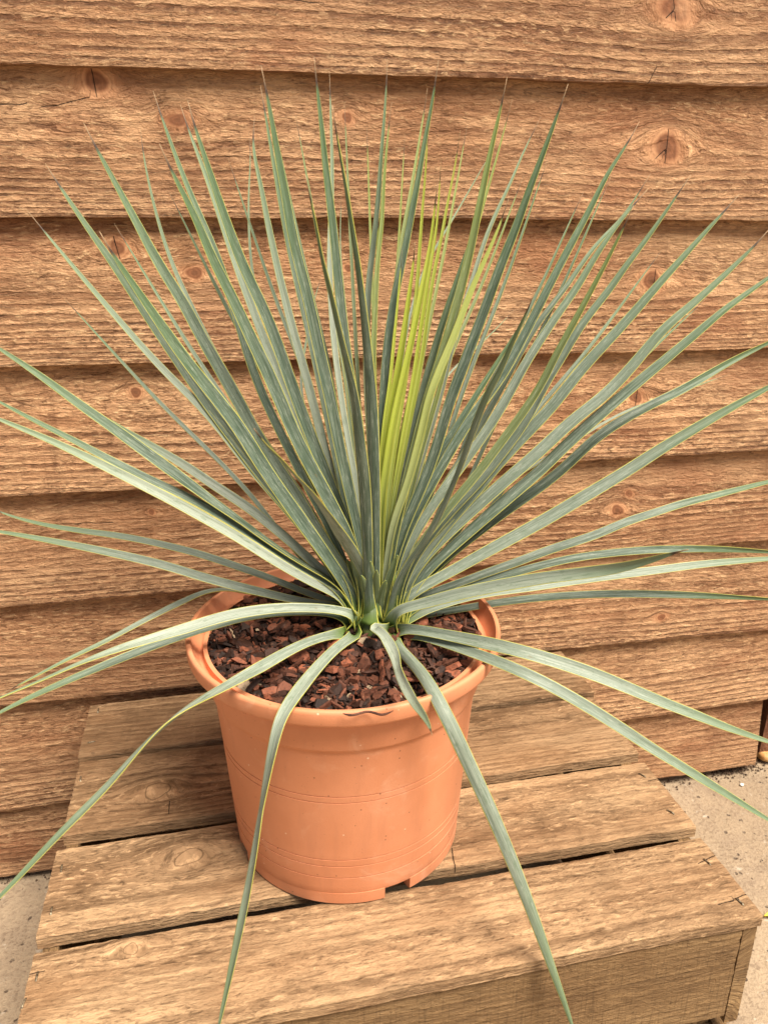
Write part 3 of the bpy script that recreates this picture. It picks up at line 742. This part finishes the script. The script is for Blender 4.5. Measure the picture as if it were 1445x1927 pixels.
# --- lime heart leaves
A([(712,1160),(720,950),(727,849),(735,782),(749,699),(762,616),(772,540),(777,505),(781,455)], 24, .66, yel=1.0, fold=.25, label='bright yellow young leaf in the heart of the plant')
A([(710,1160),(715,900),(725,780),(733,727),(741,644),(749,561),(757,470)], 12, .66, yel=.95)
A([(714,1162),(716,1000),(719,938),(727,883),(737,815),(752,741),(766,680),(777,630),(788,575),(799,519),(811,455),(818,391),(823,345)], 21, .65, yel=.95, fold=.22)
A([(716,1160),(740,950),(770,800),(785,720),(797,650),(805,588),(815,520),(831,446),(840,391),(849,349),(857,308),(866,244)], 13, .68, yel=.75)
A([(716,1160),(745,900),(780,700),(800,560),(815,470),(824,404),(827,349),(830,298)], 13, .68, yel=.9)
A([(714,1160),(735,900),(762,720),(775,630),(783,560),(790,464),(795,391),(800,335),(804,266),(808,225)], 13, .69, yel=.8)
A([(720,1164),(728,1060),(745,970),(766,916),(780,864),(793,815),(810,741),(832,685),(852,638),(868,594),(893,530),(918,475),(943,415),(957,373)], 22, .645, yel=.55, pale=.6, twist=[(0,0),(.55,0),(.8,30),(1,40)])
A([(718,1160),(730,1000),(755,860),(768,800),(775,740),(785,670),(795,600)], 18, .665, pale=.1)
A([(711,1158),(716,980),(728,860),(742,760),(752,690),(760,620)], 14, .69, yel=.5)
A([(715,1158),(728,960),(748,850),(772,740),(790,640),(803,560),(812,500)], 12, .70, yel=.6)
# --- right of the middle
A([(722,1160),(735,1050),(760,930),(790,810),(812,730),(830,677),(850,608),(869,538),(886,469),(899,405),(908,360),(923,285),(943,200),(954,145)], 28, .66, yel=.18)
A([(718,1160),(730,1060),(745,960),(768,849),(782,796),(799,727),(818,658),(838,592),(862,520),(895,420)], 26, .675, pale=.1)
A([(724,1160),(780,900),(840,680),(880,500),(905,400),(928,320),(943,265),(956,217),(964,185)], 13, .73, yel=.3)
A([(726,1160),(770,950),(825,760),(860,620),(888,530),(902,483),(916,441),(938,390),(963,340),(980,295),(1000,255),(1017,220)], 17, .75, pale=.55)
A([(716,1150),(745,760),(780,560),(800,500),(838,435),(875,372),(918,297),(940,262)], 9, .79, pale=.5)
A([(725,1167),(732,1090),(748,1035),(768,974),(791,925),(810,877),(831,812),(847,754),(869,699),(889,644),(911,588),(933,525),(955,469),(977,414),(993,365),(1018,300),(1038,245),(1058,190),(1069,157)], 31, .64)
A([(740,1100),(800,800),(841,707),(870,678),(902,649),(940,612),(969,581)], 8, .79, pale=.5)
A([(730,1165),(740,1080),(760,1020),(787,961),(809,919),(834,875),(862,825),(891,780),(922,740),(955,691),(977,649),(994,616),(1013,580),(1033,538),(1055,497),(1077,455),(1099,414),(1117,382),(1136,338),(1156,305),(1177,277),(1203,228)], 29, .70)
A([(728,1165),(750,1020),(790,930),(830,850),(869,788),(905,730),(940,675),(961,641),(985,600)], 24, .69, spot=.6)
A([(732,1170),(745,1100),(768,1060),(804,1011),(829,964),(851,914),(870,867),(887,817),(903,775),(920,734),(940,700),(955,663),(977,616),(994,580),(1006,549)], 24, [(0,.637),(1,.52)], pale=.1, twist=[(0,0),(.3,10),(.5,50),(.7,20),(1,45)], ws=[(0,.9),(.35,.7),(.5,.6),(.7,.85),(1,.9)])
A([(732,1165),(770,1040),(820,940),(870,860),(930,755),(980,663),(1005,619),(1033,580),(1063,544),(1092,500),(1132,447),(1167,416),(1189,383),(1206,355),(1224,326)], 20, .74, pale=.2)
A([(735,1168),(745,1090),(768,1030),(809,961),(831,928),(862,886),(892,845),(917,809),(939,775),(961,737),(977,705),(1002,663),(1030,621),(1057,580),(1085,544),(1113,494),(1140,453),(1168,414),(1200,376),(1219,355)], 30, .685, pale=.3, spot=.5)
A([(738,1168),(768,1060),(823,983),(856,941),(895,897),(928,853),(961,809),(989,770),(1017,728),(1049,663),(1077,613),(1105,561),(1132,511),(1160,455),(1175,425),(1192,386)], 24, .60, yel=.15)
A([(740,1170),(775,1060),(830,985),(870,940),(905,905),(940,860),(975,815),(1000,775),(1030,715),(1059,672),(1084,627),(1114,585),(1145,549),(1178,499),(1211,458),(1244,411),(1275,365),(1300,328)], 28, .66, pale=.2)
A([(742,1172),(760,1110),(782,1066),(823,1011),(856,969),(895,925),(928,883),(961,847),(995,811),(1031,775),(1066,731),(1105,682),(1146,640),(1188,594),(1239,535),(1272,499),(1305,461),(1338,425),(1369,390),(1391,365)], 34, .66, spot=.5, pale=.15)
A([(745,1175),(770,1090),(809,1038),(845,1002),(884,966),(923,930),(961,897),(1003,861),(1045,822),(1086,784),(1120,760),(1150,733),(1183,697),(1215,660),(1233,635),(1272,598),(1311,566),(1350,530),(1391,491),(1427,455),(1450,428)], 36, .64, pale=.25, spot=.4)
A([(748,1178),(775,1110),(809,1069),(851,1030),(895,991),(939,952),(978,919),(1017,886),(1058,845),(1100,806),(1156,758),(1197,722),(1239,688),(1280,653),(1322,618),(1363,582),(1405,552),(1445,524),(1500,480)], 34, .64, pale=.05)
A([(750,1180),(790,1100),(830,1058),(870,1025),(906,997),(961,955),(1017,917),(1072,872),(1114,830),(1161,797),(1200,775),(1239,755),(1280,736),(1322,711),(1363,686),(1405,664),(1445,645),(1510,612)], 33, .70, twist=[(0,0),(.65,0),(.9,50),(1,60)])
A([(740,1150),(900,950),(1080,830),(1170,777),(1294,733),(1335,717),(1376,703)], 10, .78, pale=.5)
A([(735,1180),(765,1125),(809,1099),(865,1069),(920,1038),(975,1008),(1031,977),(1086,944),(1140,912),(1197,877),(1239,849),(1280,824),(1322,799),(1363,775),(1405,752),(1445,730),(1520,690)], 38, .58, pale=.35, fold=.26)
A([(735,1178),(762,1143),(804,1120),(865,1098),(920,1077),(975,1058),(1031,1036),(1086,1019),(1140,1000),(1170,985),(1225,968),(1280,949),(1336,935),(1391,921),(1445,907),(1540,888)], 29, .68, pale=.1)
A([(738,1180),(770,1150),(820,1125),(873,1107),(973,1077),(1073,1052),(1173,1039),(1273,1033),(1348,1033),(1445,1038),(1530,1045)], 26, .66, twist=[(0,0),(.5,0),(.85,60),(1,65)])
A([(722,1184),(738,1160),(798,1137),(873,1117),(948,1102),(1023,1089),(1098,1079),(1173,1067),(1223,1054),(1262,1042),(1295,1034)], 36, [(0,.632),(1,.45)], pale=.5, twist=[(0,0),(.6,0),(.85,35),(1,50)])
A([(740,1180),(800,1150),(900,1120),(1000,1105),(1123,1087),(1223,1075),(1323,1062),(1445,1052),(1560,1045)], 28, .60, pale=.45)
A([(745,1182),(768,1167),(848,1150),(923,1137),(998,1127),(1073,1121),(1173,1118),(1273,1119),(1373,1123),(1445,1127),(1520,1132)], 25, [(0,.645),(.25,.640),(1,.60)], twist=[(0,0),(.5,0),(.85,60),(1,70)])
A([(713,1199),(731,1189),(752,1183),(793,1187),(835,1195),(876,1203),(918,1212),(959,1221),(1000,1232),(1060,1250),(1123,1272),(1173,1292),(1223,1313),(1273,1333),(1323,1352),(1373,1372),(1445,1396),(1500,1415)], 35, [(0,.634),(.18,.560),(.28,.520),(1,.44)], pale=.35, spot=.4)
A([(732,1198),(766,1193),(804,1201),(845,1214),(887,1228),(928,1243),(970,1260),(1023,1285),(1073,1312),(1148,1358),(1223,1407),(1298,1453),(1373,1499),(1445,1543),(1500,1575)], 31, [(0,.632),(.15,.550),(.27,.498),(1,.41)], pale=.3)
# --- hanging over the front of the pot
A([(712,1192),(735,1203),(757,1226),(783,1252),(804,1280),(823,1314),(858,1384),(888,1449),(923,1524),(953,1594),(983,1669),(1013,1749),(1043,1834),(1073,1919),(1090,1975)], 36, [(0,.630),(.15,.475),(1,.40)], pale=.35)
A([(698,1190),(704,1183),(714,1189),(731,1210),(744,1236),(752,1268),(764,1295),(779,1322),(798,1349),(808,1368),(813,1384)], 33, [(0,.632),(.5,.49),(1,.35)], pale=.75, smooth=1.2, twist=[(0,0),(.25,-10),(.45,40),(.65,10),(1,0)], ws=[(0,.9),(.3,.95),(.45,.75),(.65,.8),(.85,.75),(1,.6)])
A([(694,1194),(675,1191),(640,1214),(606,1247),(576,1282),(548,1320),(530,1350),(519,1390),(505,1459),(492,1534),(480,1609),(466,1684),(450,1759),(434,1834),(415,1919),(402,1975)], 33, [(0,.632),(.25,.470),(1,.41)], pale=.45, smooth=1.4, twist=[(0,0),(.3,0),(.55,62),(.75,30),(1,20)])
A([(688,1194),(649,1191),(615,1197),(555,1219),(512,1244),(469,1268),(426,1293),(383,1317),(340,1342),(300,1374),(250,1428),(210,1474),(150,1534),(100,1584),(50,1637),(0,1689),(-60,1748)], 30, [(0,.634),(.22,.530),(.36,.470),(1,.42)], pale=.4, twist=[(0,0),(.3,0),(.55,72),(.75,35),(1,20)])
# --- low on the left
A([(695,1184),(680,1163),(665,1155),(630,1148),(560,1144),(500,1147),(425,1160),(350,1183),(275,1206),(225,1222),(150,1250),(75,1283),(0,1314),(-60,1340)], 29, [(0,.637),(.45,.590),(1,.50)], pale=.6, twist=[(0,0),(.5,0),(.75,45),(1,55)])
A([(690,1184),(660,1167),(620,1155),(560,1152),(480,1158),(400,1178),(300,1212),(220,1243),(124,1283),(65,1309),(0,1341),(-60,1375)], 24, [(0,.640),(.45,.605),(1,.52)], pale=.1)
A([(680,1162),(650,1150),(615,1143),(550,1132),(475,1118),(415,1110),(385,1115),(350,1130),(275,1167),(200,1207),(125,1243),(50,1282),(0,1308)], 21, [(0,.655),(.40,.690),(1,.56)], pale=.4, smooth=1.2, twist=[(0,45),(.35,45),(.5,15),(1,25)])
A([(680,1157),(640,1146),(575,1134),(500,1117),(400,1092),(300,1062),(200,1039),(100,1019),(0,1001),(-60,992)], 26, [(0,.650),(1,.66)], pale=.3, spot=.4)
A([(680,1152),(650,1142),(600,1125),(525,1095),(450,1068),(375,1043),(300,1024),(225,1009),(150,999),(75,986),(0,964),(-30,950)], 22, [(0,.655),(1,.70)], pale=.3)
A([(686,1162),(650,1130),(600,1105),(525,1062),(450,1014),(350,957),(250,905),(200,880),(100,832),(0,790),(-60,765)], 29, .60, pale=.65, fold=.24)
A([(684,1152),(640,1115),(560,1065),(470,1005),(370,945),(270,897),(200,862),(125,822),(75,797),(0,757),(-50,730)], 24, .64, spot=.3)
A([(686,1152),(640,1105),(580,1070),(500,1018),(450,980),(400,945),(350,907),(275,852),(225,815),(150,762),(75,707),(0,657),(-50,625)], 32, .645, spot=.4, twist=[(0,45),(.35,40),(.55,0),(1,0)])
A([(690,1152),(650,1110),(600,1070),(550,1024),(475,962),(400,912),(350,878),(300,848),(250,820),(200,790),(130,752)], 29, .70, pale=.5)
# --- bent leaf coming forward, and thin dry ones behind
A([(702,1176),(698,1150),(692,1118),(685,1082),(666,1044),(638,1003),(611,963),(583,925),(555,895),(528,864),(500,836),(478,806)], 34, [(0,.630),(.22,.620),(1,.48)], pale=.4, smooth=1.0, twist=[(0,0),(.3,0),(.55,40),(.8,60),(1,60)], ws=[(0,1),(.4,.95),(.65,.6),(1,.65)])
A([(690,1140),(610,870),(570,760),(566,710),(577,638),(591,564),(607,514)], 10, .79, pale=.4)
A([(700,1140),(675,800),(652,600),(640,446),(641,400),(643,357)], 8, .79, pale=.5)
# --- finer blades standing at the back of the fan
for bx, mx, my, tx, ty, w_, pl, yl in ((690,545,800,318,360,15,.3,0),(694,590,760,430,300,13,.4,0),(697,625,720,520,250,13,.35,0),(699,648,700,556,215,12,.3,.1),
        (701,672,690,648,190,12,.3,.1),(705,705,680,690,235,11,.2,.3),(708,735,690,762,250,11,.3,.4),(712,790,700,880,230,12,.3,.3),(716,830,720,985,330,13,.3,.15),
        (720,868,745,1030,300,14,.35,0),(724,900,770,1098,360,14,.4,0),(728,930,800,1150,330,13,.3,0),(732,965,830,1245,470,15,.3,0),(736,985,870,1330,560,15,.35,0),
        (686,500,870,215,420,14,.45,0),(684,470,930,120,560,14,.5,0)):
    A([(bx,1155), ((bx+mx)/2+(bx-702)*.4, (1155+my)/2+12), (mx,my), ((mx+tx)/2+(mx-bx)*.03, (my+ty)/2), (tx,ty)], w_, .755, pale=pl*.5, yel=yl)
# --- short inner leaves closing the crown
for k in range(18):
    an = k*2.4; dx = math.cos(an); rise = 60+30*math.sin(k*1.7)
    A([(704+8*dx, 1172+6*math.sin(an)), (704+26*dx, 1140-rise*.3), (704+52*dx, 1120-rise*.9)], 30, CY+.03*math.sin(an)+.01, yel=.1, short=True)
for pts, w_, Y, kw in LEAVES: leaf(pts, w_, Y, **kw)

def make_crown():
    # short fleshy stem the leaves spring from
    B = NB('crown_green'); g = B.n('ShaderNodeTexCoord').outputs['Object']
    B.put(B.b.inputs['Base Color'], B.mix(B.ramp(B.noise(g, 120, 3), .4, .65), (.09, .13, .035), (.17, .21, .06)))
    B.b.inputs['Roughness'].default_value = .5
    pr = [(.001, -.014), (.010, -.010), (.0125, .0), (.012, .006), (.009, .013), (.005, .018), (.001, .020)]
    a = np.linspace(0, 2*np.pi, 36, endpoint=False)
    V = np.array([[r*(1+.08*math.sin(5*t))*math.cos(t), r*(1+.08*math.sin(5*t))*math.sin(t), z] for r, z in pr for t in a])
    n = 36
    Q = [[i*n+j, i*n+(j+1) % n, (i+1)*n+(j+1) % n, (i+1)*n+j] for i in range(len(pr)-1) for j in range(n)]
    mesh_obj('stem', V, Q, B.m, plant)
make_crown()

# ------------------------------------------------------------------ small things
def simple_mat(name, c1, c2, sc=80, rough=.8):
    B = NB(name); g = B.n('ShaderNodeTexCoord').outputs['Object']; n = B.noise(g, sc, 4, .65)
    B.put(B.b.inputs['Base Color'], B.mix(B.ramp(n, .35, .65), c1, c2)); B.b.inputs['Roughness'].default_value = rough
    B.put(B.b.inputs['Normal'], B.bump(n, .6, .003)); return B.m
def tube(name, pts, rad, mat, parent=None):
    P = np.array(pts, float); T = np.gradient(P, axis=0); T /= np.linalg.norm(T, axis=1)[:, None]
    a = np.cross(T, [0, 0, 1.0]); a /= np.linalg.norm(a, axis=1)[:, None]+1e-9; b = np.cross(a, T)
    k = 6; rr = rad*np.interp(np.linspace(0, 1, len(P)), [0, .12, .85, 1], [.3, 1, 1, .25])
    V = np.array([P[i]+rr[i]*(a[i]*math.cos(j*2*math.pi/k)+b[i]*math.sin(j*2*math.pi/k)) for i in range(len(P)) for j in range(k)])
    Q = [[i*k+j, i*k+(j+1) % k, (i+1)*k+(j+1) % k, (i+1)*k+j] for i in range(len(P)-1) for j in range(k)]
    return mesh_obj(name, V, Q, mat, parent)
pts = []
for i, q in enumerate(np.linspace(0, 1, 26)):
    px = 645+95*q; py = 1343+3.2*math.sin(q*9.5)-5*max(0, q-.75)/.25
    p = at_z(px, py, RIM+.0012); pts.append(p)
tag(tube('dry_tendril', pts, .0009, simple_mat('dry_tendril_brown', (.06, .02, .012), (.12, .045, .025))),
    'thin dark wavy tendril lying on the front rim of the pot', 'tendril')

def lump(name, p, size, mat, seed, squash=.6):
    g = np.random.default_rng(seed); n, m = 14, 10
    V = []; 
    for i in range(m+1):
        th = math.pi*i/m
        for j in range(n):
            ph = 2*math.pi*j/n
            d = np.array([math.sin(th)*math.cos(ph), math.sin(th)*math.sin(ph), math.cos(th)])
            r = size*(1+.22*float(vnoise(np.array(d[0]*1.7+seed), np.array(d[1]*1.7+d[2]), seed))+.10*float(vnoise(np.array(d[0]*4+9), np.array(d[1]*4+d[2]*3), seed+1)))
            V.append([r*d[0], r*d[1]*.85, max(-size*.3, r*d[2]*squash)])
    Q = [[i*n+j, i*n+(j+1) % n, (i+1)*n+(j+1) % n, (i+1)*n+j] for i in range(m) for j in range(n)]
    o = mesh_obj(name, V, Q, mat, None, None, True); o.location = p
    return o
p = at_z(1441, 1428, .012)
tag(lump('stone', (p[0]+.008, p[1]+.01, .010), .016, simple_mat('orange_stone', (.50, .24, .07), (.62, .42, .20), 60), 4),
    'small orange brown stone beside the end of the lowest wall board', 'stone')
p = at_z(1396, 1476, .003)
tag(lump('pebble', (p[0], p[1], .002), .0032, simple_mat('white_pebble', (.7, .68, .64), (.8, .78, .74)), 6), 'tiny white pebble on dirt beneath the lowest wall board', 'pebble')
p = at_z(1441, 1727, .004)
def scrap():
    t = np.linspace(0, 1, 12); wv = .004*np.sin(np.pi*t)**.7
    V = []; 
    for s in (1, -1):
        for i in range(12):
            for e in (-1, 0, 1):
                V.append([-.012+.03*t[i], e*wv[i], .006+.004*math.sin(t[i]*3)+.002*abs(e)+s*.0003])
    Q = []
    for k in (0, 36):
        for i in range(11):
            for j in range(2):
                q = [k+i*3+j, k+(i+1)*3+j, k+(i+1)*3+j+1, k+i*3+j+1]; Q.append(q if k == 0 else q[::-1])
    o = mesh_obj('fallen_leaf', V, Q, simple_mat('yellow_leaf_scrap', (.62, .46, .04), (.70, .60, .10), 200)); o.location = (p[0]+.010, p[1], -.003)
    o.rotation_euler = (0, 0, R(-8))
    tag(o, 'small yellow fallen leaf on the ground right of the crate', 'leaf')
scrap()
def dirt():
    # loose dark soil and grit gathered along the foot of the wall
    g = np.random.default_rng(8); V = []; T = []; tint = []; b = 0
    for i in range(1500):
        if i < 1000:
            c = at_z(1395, 1462, .0); x = c[0]+g.normal(0, .028); y = c[1]+.026+g.normal(0, .009)
        else:
            x = g.uniform(-.5, 1.0); y = WALL+.012-abs(g.normal(0, .010))
        s = g.uniform(.0006, .0022)
        k = 5; an = np.arange(k)*2*np.pi/k+g.uniform(-.3, .3, k); rd = g.uniform(.6, 1.1, k)*s
        lo = np.stack([np.cos(an)*rd, np.sin(an)*rd, np.zeros(k)], -1); hi = lo*.6+[0, 0, s*g.uniform(.5, 1.0)]
        hh = .006*math.exp(-((x-c[0])**2+(y-c[1]-.02)**2)/.03**2) if i < 1000 else .001
        P = np.concatenate([lo, hi, [[0, 0, s*1.1]]])+[x, y, hh*g.random()]
        V.append(P); T.append(np.array([[j, (j+1) % k, k+(j+1) % k] for j in range(k)]+[[j, k+(j+1) % k, k+j] for j in range(k)]+[[k+j, k+(j+1) % k, 2*k] for j in range(k)])+b); b += len(P)
    tag(mesh_obj('dirt', np.concatenate(V), np.concatenate(T), simple_mat('dark_dirt', (.045, .025, .015), (.14, .085, .05), 200), None, None, False),
        'loose dark dirt and grit gathered along the foot of the wall', 'dirt', kind='stuff')
dirt()
